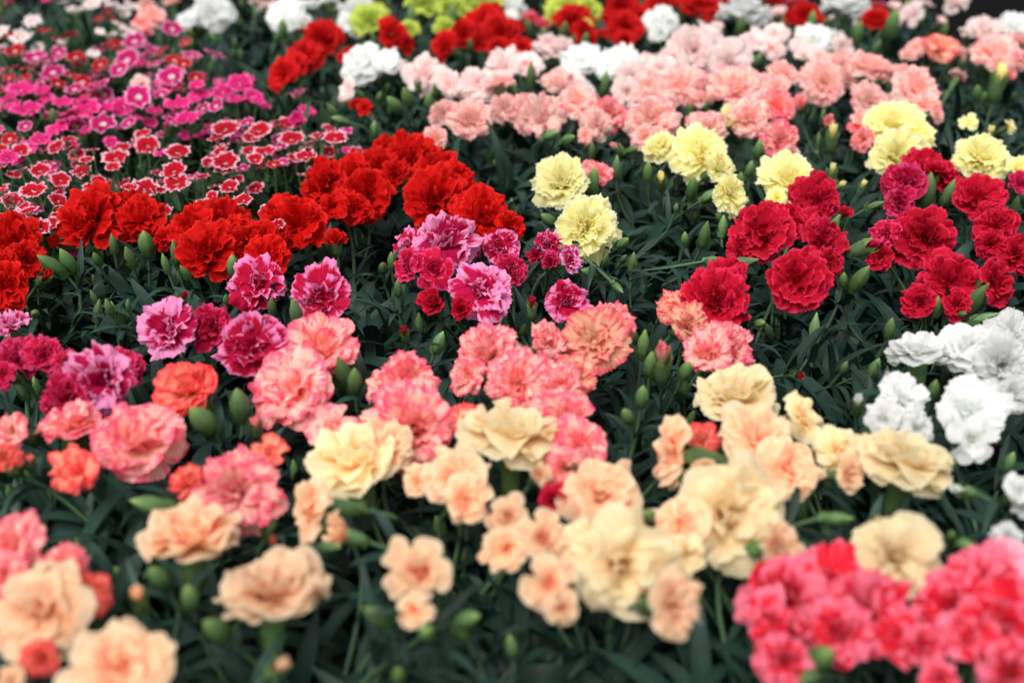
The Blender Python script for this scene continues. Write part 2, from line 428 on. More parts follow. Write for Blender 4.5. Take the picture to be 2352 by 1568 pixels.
def bud_mesh(fat, point, seed):
    """closed bud, foot at z=0, length 1"""
    mb = MB()
    prof = [(.03, 0), (.10, .03), (.16, .12), (fat * .84, .28), (fat, .46), (fat * .95, .60), (fat * .74, .75), (fat * .46, .87), (fat * .2, point), (.004, point + .06)]
    P, UV = lathe_grid(prof, 30, 5, -.05)
    mb.grid(P, UV, 1.7 + seed, closed=True)
    for i in range(4):
        a0 = i * 1.5708 + seed; P, UV = [], []
        for k in range(5):
            t = k / 4; r = .12 + (fat - .10) * min(1, t * 1.25) + .015 + (.03 * t if i % 2 else 0); z = .0 + .38 * t; wd = .15 * (1 - t ** 2.2)
            P.append([(r * math.cos(a0) - s * wd * math.sin(a0), r * math.sin(a0) + s * wd * math.cos(a0), z) for s in (-1, 0, 1)])
            UV.append([(s, .2) for s in (-1, 0, 1)])
        mb.grid(P, UV, 2.1 + i)
    return mb.mesh('bud', [CALYX])
BUDS = [bud_mesh(.215, .98, 0), bud_mesh(.18, 1.02, 1), bud_mesh(.24, .96, 2)]

def pistil_mesh(seed):
    rg = random.Random(seed); mb = MB()
    for s in (0, 1):
        P, UV = [], []
        a0 = rg.uniform(0, 6.28); c = rg.uniform(.28, .42)
        for k in range(14):
            t = k / 13
            ang = max(0, t - .35) * 6.5
            rr = .03 + .10 * t + c * .5 * (math.sin(ang) * (1 - t * .4)); z = .10 + .5 * t * (1 - .35 * t) + (.1 * math.cos(ang) if ang else 0)
            cx, cy = rr * math.cos(a0 + s * 2.4), rr * math.sin(a0 + s * 2.4)
            w_ = .022 * (1 - .6 * t)
            P.append([(cx + w_ * math.cos(b), cy + w_ * math.sin(b), z + w_ * .3 * math.sin(b)) for b in (0, 1.57, 3.14, 4.71)])
            UV.append([(0, t)] * 4)
        mb.grid(P, UV, s, closed=True)
    return mb.mesh('pistil', [PISTIL])
PIS = [pistil_mesh(i) for i in range(4)]

# ------------------------------------------------------------------ leaves
def strap_leaf(mb, rg, base, d, up, L, W, bend, twist=0, nseg=9, pid=0, m=0):
    """arched strap leaf: starts along d, bends down (away from up)"""
    d = d.normalized()
    side = d.cross(up)
    if side.length < 1e-4: side = Vector((1, 0, 0))
    side.normalize()
    side = Quaternion(d, twist) @ side
    P, UV = [], []
    p = base.copy(); cur = d.copy()
    for k in range(nseg + 1):
        t = k / nseg
        wd = W * (.55 + .45 * min(1, t * 4)) * (1 - max(0, (t - .45) / .55) ** 1.9)
        wd = max(wd, .0002)
        nrm = side.cross(cur).normalized()
        fold = wd * .32 * (1 - t * .5)
        P.append([tuple(p - side * wd + nrm * fold), tuple(p), tuple(p + side * wd + nrm * fold)])
        UV.append([(-1, t), (0, t), (1, t)])
        p = p + cur * (L / nseg)
        cur = Quaternion(side, -bend / nseg * (.4 + 1.2 * t)) @ cur
        side = Quaternion(cur, rg.uniform(-.05, .05) + twist * .08) @ side
    mb.grid(P, UV, pid, m)

def foliage_mesh(seed, shoots=25, height=.080, spread=62, Lr=(.06, .115), W=.0060, mat=LEAF, name='foliage', straight=False):
    rg = random.Random(seed); mb = MB(); pid = 0
    for s in range(shoots):
        a = s * 2.39996 + rg.uniform(-.3, .3)
        tl = R(spread) * math.sqrt((s + .5) / shoots) * rg.uniform(.8, 1.15)
        sd_ = Vector((math.cos(a) * math.sin(tl), math.sin(a) * math.sin(tl), math.cos(tl)))
        base = Vector((math.cos(a) * .022 * rg.random(), math.sin(a) * .022 * rg.random(), 0))
        H = height * rg.uniform(.65, 1.1) * (1 + .35 * math.sin(tl))
        npair = 7
        ph = rg.uniform(0, 6.28)
        ex = sd_.orthogonal().normalized(); ey = sd_.cross(ex)
        for k in range(npair):
            t = .18 + .82 * k / (npair - 1)
            pt = base + sd_ * (H * t) + Vector((0, 0, -.012 * math.sin(tl) * t * t))
            for q in (0, 1):
                b = ph + k * 1.5708 + q * 3.14159 + rg.uniform(-.35, .35)
                out = ex * math.cos(b) + ey * math.sin(b)
                op = R(rg.uniform(20, 50) * (1.25 - .75 * t))
                d = sd_ * math.cos(op) + out * math.sin(op)
                L = rg.uniform(*Lr) * (1.1 - .55 * max(0, t - .5) * 2 * rg.uniform(.5, 1))
                bend = R(rg.choice([rg.uniform(60, 110), rg.uniform(110, 190), rg.uniform(170, 330)])) * (1.2 - .5 * t)
                if straight: bend *= .45
                strap_leaf(mb, rg, pt, d, out * -1 + Vector((0, 0, .6)) if d.z > .95 else Vector((0, 0, 1)), L, W * rg.uniform(.75, 1.2), bend, rg.uniform(-.5, .5), 9, pid)
                pid += 1
    return mb.mesh(name, [mat])
FOL = [foliage_mesh(40 + i) for i in range(6)]
FOLD = [foliage_mesh(80 + i, shoots=22, height=.10, spread=48, Lr=(.045, .08), W=.0046, mat=LEAF2, straight=True) for i in range(3)]

def lathe_obj(name, prof, mat, n=40):
    mb = MB(); P, UV = lathe_grid(prof, n); mb.grid(P, UV, 0, closed=True)
    return mb.mesh(name, [mat])
POTME = lathe_obj('pot', [(.0, .0), (.038, .0), (.0395, .002), (.0500, .084), (.0500, .0845), (.0545, .086), (.0555, .088), (.0562, .104), (.0555, .106), (.0535, .106), (.0525, .104), (.0505, .085), (.049, .07)], POT)
SOILME = lathe_obj('soil', [(.0, .096), (.02, .097), (.04, .095), (.0515, .093)], SOIL)

# ------------------------------------------------------------------ the setting
gm = mesh('ground', [(-60, -20, 0), (60, -20, 0), (60, 120, 0), (-60, 120, 0)], [(0, 1, 2, 3)], mats=[GROUND])
g = link(bpy.data.objects.new('ground', gm)); g['kind'] = 'structure'

def place(name, me, parent, loc, q, s, mat=None):
    o = link(bpy.data.objects.new(name, me), parent)
    o.rotation_mode = 'QUATERNION'
    o.location = loc; o.rotation_quaternion = q; o.scale = (s, s, s)
    if mat is not None:
        o.material_slots[0].link = 'OBJECT'; o.material_slots[0].material = mat
    return o

def stem_mesh(a, b, n_end, r, seed, leaves=2, leafmat=LEAF, top=7):
    """tube from a to b, arriving along n_end, with pairs of small clasping leaves"""
    rg = random.Random(seed); mb = MB()
    c1 = a + Vector((0, 0, 1)) * (b - a).length * .45
    c2 = b - n_end * (b - a).length * .35
    pts = []
    for k in range(9):
        t = k / 8
        pts.append(a * (1 - t) ** 3 + c1 * 3 * t * (1 - t) ** 2 + c2 * 3 * t * t * (1 - t) + b * t ** 3)
    P, UV = [], []
    for k, p in enumerate(pts):
        d = (pts[min(8, k + 1)] - pts[max(0, k - 1)]).normalized()
        x = d.orthogonal().normalized(); y = d.cross(x)
        P.append([tuple(p + (x * math.cos(b_) + y * math.sin(b_)) * r) for b_ in [i * 1.0472 for i in range(6)]])
        UV.append([(.5, .3)] * 6)
    mb.grid(P, UV, 1, 0, closed=True)
    for i in range(leaves):
        k = max(1, top - 2 * i)
        d = (pts[min(8, k + 1)] - pts[k - 1]).normalized(); x = d.orthogonal().normalized()
        x = Quaternion(d, rg.uniform(0, 6.28)) @ x
        for s in (-1, 1):
            op = R(rg.uniform(18, 45)); dd = d * math.cos(op) + x * s * math.sin(op)
            strap_leaf(mb, rg, pts[k], dd, Vector((0, 0, 1)), rg.uniform(.022, .045) * (1 + .5 * i), .0026 + .0007 * i, R(rg.uniform(30, 120)), rg.uniform(-.3, .3), 7, 3 + i + s, 1)
    return mb.mesh('stem', [STEM, leafmat])

PLANTS = []
def make_plant(x, y, label, cat, group, dianthus=False, fscale=1.0, px=None):
    o = link(bpy.data.objects.new('dianthus_plant' if dianthus else 'carnation_plant', None))
    o.empty_display_size = .05
    o.location = (x, y, 0)
    o['label'] = label; o['category'] = cat; o['group'] = group
    for nm, me_ in (('pot', POTME), ('soil', SOILME)):
        p_ = link(bpy.data.objects.new(nm, me_), o); p_.scale = (.8, .8, 1)
    f = link(bpy.data.objects.new('foliage', rnd.choice(FOLD if dianthus else FOL)), o)
    f.location = (0, 0, .088 + (.012 if dianthus else 0)); f.rotation_euler = (rnd.uniform(-.1, .1), rnd.uniform(-.1, .1), rnd.uniform(0, 6.28))
    s = rnd.uniform(.95, 1.12) * fscale; f.scale = (s, s, s * rnd.uniform(.95, 1.08))
    PLANTS.append(o)
    return o

def normal_from(az, tilt):
    az, t = R(az), R(tilt)
    return Vector((math.sin(t) * math.sin(az), -math.sin(t) * math.cos(az), math.cos(t)))

def add_bloom(plant, px, py, wpx, matname, form, az=None, tilt=None, dz=0.0, world=None):
    pt, depth = at(px, py, ZB + dz) if world is None else (world[0], 1.2)
    if world is not None: wpx = world[1] * FPX / depth
    D = wpx * depth / FPX; rad = D / 2 * {'single': 1.0, 'sparse': 1.05, 'half': 1.05}.get(form, 1.13) * {'peach': 1.06, 'cream': 1.05, 'hotcoral': 1.04}.get(matname, 1)
    c = plant.location
    o = Vector((pt.x - c.x, pt.y - c.y, 0))
    if az is None:
        k = 7.5 if form != 'single' else 2.5
        n = Vector((0, 0, 1)) + o * k + Vector((0, -.42 if form != 'single' else -.10, 0)) + Vector((rnd.uniform(-.25, .25), rnd.uniform(-.25, .2), 0)) * (1 if form != 'single' else 1.7)
        n.normalize()
    else:
        if form == 'single' and tilt < 70: tilt *= .62
        n = normal_from(az + rnd.uniform(-6, 6), tilt + rnd.uniform(-4, 4))
    q = Vector((0, 0, 1)).rotation_difference(n) @ Quaternion((0, 0, 1), rnd.uniform(0, 6.28))
    hc = {'dense': .42, 'ruffle': .40, 'wavy': .36, 'loose': .34, 'dome': .42, 'sparse': .22, 'single': .06, 'half': .55, 'tip': .6}[form]
    base = pt - n * (hc * rad)
    loc = base - c
    bl = place('bloom', rnd.choice(FORMS[form]), plant, loc, q, rad, M[matname])
    if form != 'single': bl.scale = (rad * rnd.uniform(.93, 1.08), rad * rnd.uniform(.93, 1.08), rad * rnd.uniform(.85, 1.12))
    if form == 'single':
        cl, cr = 1.1, .42
        p = place('pistil', rnd.choice(PIS), bl, (0, 0, 0), Quaternion(), 1.0)
    else:
        cl, cr = min(1.25, .024 / rad), min(1.1, .0235 / rad)
    ca = link(bpy.data.objects.new('calyx', CAL[0 if form in ('single', 'tip') else 1]), bl)
    ca.scale = (cr, cr, cl); ca.location = (0, 0, .02 * cl)
    foot = base - n * (rad * cl * .88)
    a = Vector((c.x, c.y, .10)) + Vector((rnd.uniform(-.018, .018), rnd.uniform(-.018, .018), 0))
    sm = stem_mesh(a - c, foot - c, n, .0015 if form != 'single' else .001, rnd.randint(0, 99999), leaves=2 if depth < 1.3 else 1, leafmat=LEAF2 if form == 'single' else LEAF, top=4 if form != 'single' else 6)
    link(bpy.data.objects.new('stem', sm), plant)
    return bl

def add_bud(plant, px, py, lpx, matname, tipped, az=None, tilt=None, dz=0.0, world=None):
    """bud of total length lpx; the point is the middle of the bud"""
    if world is None:
        pt, depth = at(px, py, ZB + dz)
        Ln = lpx * depth / FPX
    else:
        pt, Ln = world
    c = plant.location
    if az is None:
        o = Vector((pt.x - c.x, pt.y - c.y, 0))
        n = (Vector((0, 0, 1)) + o * 5 + Vector((rnd.uniform(-.35, .35), rnd.uniform(-.4, .2), 0))).normalized()
    else:
        n = normal_from(az, tilt)
    q = Vector((0, 0, 1)).rotation_difference(n) @ Quaternion((0, 0, 1), rnd.uniform(0, 6.28))
    base = pt - n * Ln * .5
    if tipped:
        f = .62 if tipped == 1 else .55
        b = link(bpy.data.objects.new('opening_bud', CAL[0]), plant)
        b.rotation_mode = 'QUATERNION'; b.rotation_quaternion = q
        s = Ln * f; b.scale = (s * 1.15, s * 1.15, s); b.location = base + n * s - c
        t = link(bpy.data.objects.new('petals', rnd.choice(FORMS['tip' if tipped == 1 else 'half'])), b)
        t.location = (0, 0, -.35); k = 1.0 if tipped == 1 else 1.05; t.scale = (k * 1.0, k * 1.0, k * (1.0 if tipped == 1 else 1.2))
        t.material_slots[0].link = 'OBJECT'; t.material_slots[0].material = M[matname]
    else:
        b = place('bud', rnd.choice(BUDS), plant, base - c, q, Ln)
    a = Vector((c.x, c.y, .10)) + Vector((rnd.uniform(-.018, .018), rnd.uniform(-.018, .018), 0))
    sm = stem_mesh(a - c, base - c, n, .0012, rnd.randint(0, 99999), leaves=2)
    link(bpy.data.objects.new('stem', sm), plant)

# ------------------------------------------------------------------ planting plan
# every variety: colour, usual flower form, pots (picture column, row, label), flowers "x y width [form] [az tilt] [:colour]", buds
F_ = 'az'
def parse(s):
    out = []
    for ln in s.replace('\n', ';').split(';'):
        ln = ln.strip()
        if not ln: continue
        d = {'f': None, 'm': None, 'dz': 0.0}; nums = []
        for tk in ln.split():
            if tk[0] == ':': d['m'] = tk[1:]
            elif tk[0].isalpha(): d['f'] = tk
            elif tk[0] == '^': d['dz'] = float(tk[1:]) / 1000
            else: nums.append(float(tk))
        d['n'] = nums; out.append(d)
    return out

GROUPS = []
def G(mat, form, pots, flowers, buds='', auto=4, cat='carnation', group=None, dianthus=False, fs=1.0):
    GROUPS.append((mat, form, pots, parse(flowers), parse(buds), auto, cat, group, dianthus, fs))


# --- hot coral pink, front right corner
G('hotcoral', 'wavy', [(1745, 1525, 'hot coral carnation with a wide ruffled cluster at the bottom, right of the black gap', .104, .55),
                         (2270, 1420, 'hot coral pink carnation in the bottom right corner with one light pink bloom on top')], """
 1795 1375 200 -30 45; 1905 1350 170 5 40; 1985 1400 190 15 40; 2070 1465 140 30 40; 1800 1520 125 -20 60; 1765 1420 120 -60 55; 2160 1560 90 0 50; 1930 1450 150 0 55
 2185 1385 165 -50 45; 2255 1350 170 -15 40; 2310 1295 130 -10 35 :blush2; 2300 1450 210 0 55; 2215 1450 130 -40 50; 2120 1480 90 -20 45; 2320 1540 150 10 50; 2335 1360 120 20 45
""", "1885 1510 130 15 35 g; 1860 1555 110 -40 60 g", auto=2, group='coral pink carnations in the front right corner')
# --- peach and cream, front
G('peach', 'loose', [(120, 1400, 'peach carnation in the bottom left corner with broad soft blooms tilted over the rim'),
                     (455, 1300, 'peach carnation left of the brown pot gap, with two flat blooms on thick upright calyces'),
                     (690, 1410, 'peach carnation in the pot left of centre front, one round half-open bud and small blooms', .104, .5),
                     (1180, 1180, 'peach carnation with orange-hearted small blooms scattered in the front middle'),
                     (1420, 1250, 'cream and peach carnation with a large crumpled bloom at the front centre')], """
 95 1405 225 -35 45; 285 1535 220 20 35; 25 1565 70 0 40
 620 1345 240 dome 180 10; 440 1225 205 dome 170 14
 820 1055 215 dome -120 10 :cream; 890 1020 130 loose 30 20; 715 1165 150 loose -70 72; 965 1318 175 sparse -10 45; 952 1400 90 sparse 0 60
 1180 1005 230 dome 170 14 :cream; 1045 1095 155 loose -10 35; 1070 1148 120 loose 30 50; 955 1105 80 loose -50 60; 1165 1185 115 sparse -30 50; 1245 1235 140 sparse 30 40; 1160 1262 100 loose -10 60; 1240 1085 80 half 20 40
 1380 1132 175 loose 5 25; 1430 1300 225 loose 10 50 :cream; 1335 1265 130 loose -50 50 :cream; 1262 1340 150 sparse -5 55; 1550 1385 150 loose 45 55; 1290 1395 90 sparse 0 65
""", "320 1378 100 15 20 t; 365 1325 90 -40 25 g; 437 1370 85 10 10 g; 495 1445 110 -30 30 g; 798 1230 105 -75 60 o; 755 1255 70 60 70 g; 740 1210 60 -60 50 g; 634 1535 105 60 40 t; 865 1415 110 -40 35 g; 1075 1420 90 50 50 g; 980 1450 80 10 45 g; ", auto=3, group='peach and cream carnations along the front edge', fs=.72)
G('cream', 'loose', [(1690, 1010, 'cream carnation whose pale top bloom touches the coral pink one above it'),
                     (1680, 1200, 'cream carnation with the biggest full pale bloom, orange petals showing on both sides'),
                     (2060, 1150, 'cream and apricot carnation right of the biggest cream bloom, over pointed green buds')], """
 1688 908 190 dome 0 5; 1838 958 115 loose 60 50; 1548 1045 150 loose -80 75 :peach; 1745 1008 165 loose 10 25 :peach; 1810 1075 150 loose 30 45 :peach; 1620 1078 95 half -30 40 :peach; 1930 1035 110 loose 20 55; 1948 1090 80 loose 40 60 :peach
 1678 1185 235 loose 0 55; 1560 1212 130 loose -50 55 :peach; 1790 1250 115 ruffle 50 50 :peach; 1580 1275 90 loose -10 60
 2085 1060 210 dome 120 12; 1995 1040 100 loose -30 35; 2052 1288 180 loose -25 60; 2000 1245 90 loose -60 40
""", "1920 1190 75 70 75 g; 2092 1208 80 60 60 g; 2008 1195 50 10 40 t; 1490 1185 70 -20 40 g; 1960 1290 60 40 40 g", auto=4, group='cream carnations at the right of the front rows')
# --- white, right edge
G('white', 'dense', [(2080, 880, 'pure white carnation beside the dark curled leaves, with one round unopened bloom on its left'),
                     (2270, 900, 'pure white carnation at the right edge with large face-on fringed blooms'),
                     (2345, 1150, 'white carnation cut by the right edge, mostly buds, above the coral pink corner')], """
 2106 802 140 dome -150 12; 2076 915 120 wavy 0 40; 2028 958 85 loose -20 45; 2112 985 85 loose 30 50
 2214 800 145 dome -60 20; 2300 838 150 dense -5 55; 2325 765 110 wavy 10 45; 2226 945 160 wavy -5 50; 2230 1008 120 sparse 0 65; 2328 905 90 dense 10 60
 2344 1120 90 wavy 10 30; 2315 1232 65 loose -20 40; 2348 1165 60 wavy 20 40
""", "1970 930 70 -25 25 t; 2216 1127 75 -75 65 t; 2144 895 60 0 10 g; 2041 868 50 -40 40 t; 2185 1230 50 -30 30 g; 2215 1250 60 10 60 g", auto=3, group='white carnations at the right edge')
# --- coral pink, front left to centre
G('coral', 'dense', [(170, 1020, 'coral pink carnation at the left edge with a broad bloom leaning right over green calyces'),
                     (60, 1290, 'coral pink carnation half hidden behind the large peach bloom in the bottom left'),
                     (470, 1050, 'coral pink carnation with a big round bloom under a frilly orange one'),
                     (700, 890, 'coral pink carnation with two wide pale-rimmed blooms below the crimson flowers'),
                     (960, 940, 'coral pink carnation with one large full bloom facing forward just behind the peach petals'),
                     (1180, 850, 'coral pink carnation with a tight bunch of blooms left of the bicoloured face-on one'),
                     (1330, 980, 'coral pink carnation with a tall hanging stack of blooms above the dark gap'),
                     (1630, 790, 'coral pink carnation stretching diagonally right of the pointed pink bud')], """
 162 975 150 dome 180 14; 25 995 100 loose -30 45; 10 1050 70 dense 0 50 :orange; 315 1008 220 dome 50 30; 180 1080 115 loose 10 30 :orange
 25 1255 150 dense -10 40; 5 1320 120 dense -20 50; 210 1360 100 loose 50 50 :orange; 95 1512 90 dense 0 60 :orange; 150 1300 100 dense 20 45
 428 892 155 dome -45 30 :orange; 540 1125 205 dense 0 50; 430 1110 90 ruffle -45 50 :orange; 622 1040 95 sparse 30 35 :orange; 470 1190 100 dense -20 55
 742 795 165 dome 40 20; 675 890 190 loose -5 42; 768 978 140 sparse -25 35
 945 865 150 dense 55 50; 880 880 90 loose -55 45; 950 982 205 dense 8 50; 1080 975 90 loose 40 40 :orange; 850 1010 80 loose -20 50
 1115 822 150 dense -20 42; 1190 880 165 dense 0 52; 1075 860 90 ruffle -50 50; 1262 782 90 ruffle 60 50; 1368 785 150 wavy 0 55 :pinkpeach; 1405 738 110 dense 35 35; 1320 860 110 wavy 40 35 :pinkpeach
 1288 885 100 dense 10 50; 1298 960 150 dense -15 48; 1335 1022 140 dense 30 50; 1300 1075 110 dense 0 60; 1275 1150 80 dense -20 70 :crimson; 1095 985 70 loose 0 40; 1350 1060 80 loose 50 55
 1548 708 90 wavy -40 30 :pinkpeach; 1582 745 95 wavy 30 45 :pinkpeach; 1625 810 120 wavy -30 45; 1680 800 130 dense 30 42; 1612 1018 90 loose 0 50 :orange
""", "550 930 95 0 6 g; 590 982 70 -10 20 t; 70 1062 60 30 30 t; 465 965 110 -35 30 g; 790 860 110 -20 20 g ^-8; 900 905 100 50 60 g; 1478 790 75 10 10 g; 1520 835 120 -15 15 t; 1475 910 65 5 10 g; 1440 955 60 -40 30 g; 1575 850 60 30 20 g; 628 1240 60 10 50 t; 815 875 80 20 15 g; 350 1160 100 -70 60 g; 30 1080 60 -20 40 g; 1495 835 70 0 10 g", auto=3, group='coral pink carnations in the front half')
# --- crimson with pink margins
G('purple', 'wavy', [(55, 850, 'crimson and lilac carnation crowded at the left edge under the big red blooms'),
                     (215, 900, 'crimson carnation topped by the fullest lilac-frilled bloom, just above a wide coral one'),
                     (470, 780, 'crimson carnation with a white-pink margined bloom on its left and darker blooms right of it'),
                     (690, 690, 'crimson carnation with two separate pink-margined blooms left of the dark broad leaves'),
                     (1000, 640, 'crimson carnation crowned by a light pink frilled bloom under the arch of red flowers'),
                     (1130, 690, 'crimson carnation with a pink-rimmed bloom facing front, two red buds at its left'),
                     (1280, 640, 'crimson carnation with small folded blooms touching the round yellow one')], """
 28 745 85 :lilac; 42 825 125 :wine; 100 815 90 :wine; 155 832 70 :wine; 5 860 70 wavy -20 50 :wine
 232 872 160 wavy 5 45 :lilac; 145 915 110 ruffle -30 50 :wine; 272 835 100 ruffle 30 30 :wine; 305 865 50 ruffle 60 50 :wine; 390 850 55 half 0 40 :crimson
 383 758 140 wavy -15 50 :lilac; 490 748 110 ruffle 0 50 :wine; 578 795 155 wavy 0 48
 592 652 135 wavy 0 42 :purple; 737 680 130 wavy 5 48; 
 1020 560 150 wavy 5 32 :lilac; 938 562 85 wavy -50 40 :purple; 938 610 80 ruffle -40 55 :wine; 1000 618 112 sparse -5 55 :wine; 1075 570 60 ruffle 50 40 :wine
 1110 668 145 wavy -10 50 :lilac; 1172 622 80 ruffle 40 40 :wine; 1150 566 90 wavy 10 40
 1228 585 60 half -20 40 :wine; 1264 600 68 half 0 35 :wine; 1258 560 70 wavy 10 30 :purple; 1312 598 65 wavy 60 60 :lilac; 1300 692 105 wavy 10 48
""", "998 700 75 -10 40 o :crimson; 1058 714 65 10 45 o :crimson; 930 768 55 -10 25 t :crimson; 1222 707 60 0 10 t :crimson; 422 685 50 40 40 t :crimson; 680 720 80 -15 15 g; 715 735 90 5 10 g ^-10; 625 705 55 20 15 g; 1180 630 50 0 10 g; 880 615 50 10 40 g; 914 662 45 0 10 g; 520 690 45 20 30 g; 900 600 50 10 10 g", auto=4, group='crimson carnations with pink margins')
# --- big scarlet arch
G('red', 'ruffle', [(30, 610, 'scarlet carnation at the left edge, blooms stacked above a red unopened bud'),
                    (230, 540, 'scarlet carnation with one very broad bloom just below the small white-fringed pinks'),
                    (500, 560, 'scarlet carnation with a round bloom over green buds, left of the crimson ones'),
                    (700, 530, 'scarlet carnation left foot of the red arch, a small red bud standing right of it'),
                    (850, 440, 'scarlet carnation at the top left of the red arch, its heart-facing bloom over dark leaves'),
                    (1010, 440, 'scarlet carnation at the right shoulder of the red arch with the largest round bloom'),
                    (1120, 510, 'scarlet carnation right foot of the red arch, next to the face-on yellow flower')], """
 20 560 135 ruffle 10 40; 62 595 90 ruffle 50 55; 12 655 120 ruffle 10 60; 88 585 55 half 60 60; 5 600 80
 208 505 158 ruffle -10 34; 275 480 100 ruffle 0 40; 325 500 105 ruffle 20 25; 128 553 55 half -40 50; 292 540 45; 170 520 90 ruffle -30 50
 512 515 130 ruffle 15 35; 430 528 115 ruffle -25 40; 478 578 138 ruffle 8 45; 375 548 60 ruffle -30 50; 545 530 90 ruffle 40 45; 565 560 80 ruffle 50 55; 470 490 80 ruffle
 680 518 140 ruffle -5 45; 612 590 100 ruffle 20 50; 595 545 85 ruffle -20 40; 630 545 70; 650 475 70 ruffle -20 35
 742 420 115 ruffle -40 40; 760 475 80 wavy -20 40; 845 450 128 ruffle -8 52; 800 400 100 ruffle -20 35; 815 478 85 ruffle -10 50; 870 385 100 ruffle 0 30
 935 365 115 ruffle 0 30; 1000 458 150 ruffle 5 55; 1010 395 110 ruffle 20 35; 960 345 90 ruffle 0 25; 895 350 90 ruffle -10 25; 1050 420 95 ruffle 50 45; 905 400 70 ruffle -20 45
 1110 500 135 ruffle 20 48; 1172 520 70 ruffle 50 50; 1070 470 80 ruffle 10 40; 1085 540 70 ruffle 0 50; 1095 446 30
""", "774 560 65 5 15 o; 100 640 70 60 50 t; 335 560 75 20 15 g; 155 600 75 -25 20 g; 298 590 65 0 25 g; 402 580 60 5 5 g; 222 595 45 0 25 g; 380 605 50 -30 10 g; 1068 520 40 60 50 g; 425 625 45 -30 30 g; 535 610 60 30 10 g; 260 560 50 20 10 g; 120 610 80 -60 40 g; 250 705 50 0 20 g; 295 700 35 30 20 g; 80 720 40 20 60 g", auto=4, group='large scarlet carnations of the middle row')
# --- crimson right
G('crimson', 'ruffle', [(1650, 690, 'deep crimson carnation with a single face-on bloom directly above the coral pink ones'),
                        (1830, 560, 'deep crimson carnation with an arc of blooms over a round face-on one'),
                        (2110, 480, 'deep crimson carnation with rosy purple petals at the top, below the yellow flowers'),
                        (2200, 640, 'deep crimson carnation with a sideways bloom on a thick green calyx'),
                        (2290, 500, 'deep crimson carnation cut by the right edge, right of the one with pale curled styles')], """
 1648 690 155 ruffle 0 52; 1665 635 90 ruffle 0 40
 1748 525 145 ruffle -40 42; 1868 455 130 ruffle 0 32; 1895 555 115 ruffle 45 48; 1834 637 140 ruffle 0 55; 1812 510 95 ruffle -10 45; 1942 488 50 half 50 40; 1695 570 60 ruffle -60 60; 1850 510 80; 1905 600 70 ruffle 30 60; 1850 490 60
 2078 420 105 ruffle -50 45 :wine; 2125 385 115 ruffle 0 28; 2062 465 75 ruffle -50 60 :wine; 2035 540 80 wavy -60 50 :wine; 2022 590 60 ruffle -40 60; 2126 547 138 ruffle -5 52; 2176 405 80 ruffle 30 35; 2150 395 80
 2182 648 130 ruffle -5 50; 2112 692 75 ruffle -30 55; 2290 645 110 ruffle 50 55; 2200 700 70 ruffle 10 60
 2254 447 115 ruffle -10 42; 2284 520 95 ruffle -60 60; 2338 580 90 ruffle 0 50; 2345 420 60 wavy 0 40 :wine; 2270 495 70 ruffle 10 50; 2275 560 70 ruffle -30 60
""", "2180 442 65 25 15 g; 1985 568 95 65 55 t :wine; 1975 640 80 45 25 g; 1937 642 45 -20 20 g; 2149 704 58 -5 10 g; 2209 722 40 0 60 g; 2260 730 60 70 60 g; 2044 755 58 5 5 g; 2008 472 45 70 60 g; 1695 607 85 80 70 g; 1834 862 55 0 60 t :crimson; 1940 842 42 0 30 g; 1746 742 42 20 60 g; 2240 690 105 30 25 g ^-6; 2130 440 90 0 5 g; 1660 520 50; 1915 520 65 30 20 g", auto=4, group='deep crimson carnations on the right')
# --- pale yellow
G('yellow', 'dense', [(1300, 480, 'pale yellow carnation with one round face-on bloom beside the scarlet arch'),
                      (1580, 390, 'pale yellow carnation with a wide bloom flopping right over closed green buds'),
                      (1820, 400, 'pale yellow carnation directly above the crimson arc, yellow buds at its right'),
                      (2070, 330, 'pale yellow carnation with two stacked wide blooms left of the crimson ones'),
                      (2270, 370, 'pale yellow carnation at the right edge behind the crimson flowers'),
                      (2290, 260, 'pale yellow carnation mostly in bud with a tall pointed yellow bud')], """
 1288 415 138 dense -25 32; 1347 520 150 dense 0 52
 1515 337 88 dense -40 30; 1612 352 150 dense 5 38; 1676 442 95 dense 45 62; 1570 335 70 dense 0 30; 1655 385 80 dense 40 50
 1815 410 145 dense 0 30; 1784 455 50 dense -20 50
 2050 278 150 dense 0 28; 2115 300 90 dense 50 45; 2058 355 130 dense -10 34; 2110 340 60 dense 30 50
 2252 362 130 dense 0 34; 2342 385 65 dense 10 35
 2225 282 52 sparse -40 50; 2318 292 44 sparse 40 50
""", "1682 290 75 -25 20 o; 2292 192 90 8 10 t; 1911 318 72 -10 10 t; 2275 310 55 -30 30 t; 1518 418 60 -10 30 t; 1911 400 55 -10 10 t; 1926 430 45 30 40 t; 1979 432 45 20 20 t; 1260 505 55 -60 50 g; 1431 558 48 40 45 g; 1391 597 45 10 30 g; 1433 594 35 20 40 g; 1356 625 48 -75 70 g; 1418 660 45 30 100 g; 1618 540 72 15 15 g; 1573 547 35 -20 10 g; 1633 597 40 75 70 g; 1553 477 26 0 20 g; 1625 452 45 60 50 g; 1363 415 65 10 5 g; 1416 382 50 5 5 g; 1723 388 42 20 10 g; 1743 343 50 0 10 g; 1488 395 50 0 5 g; 2244 215 48 -25 25 g; 1700 415 45 0 8 g; 1590 430 60 10 15 g", auto=3, group='pale yellow carnations in the middle right')
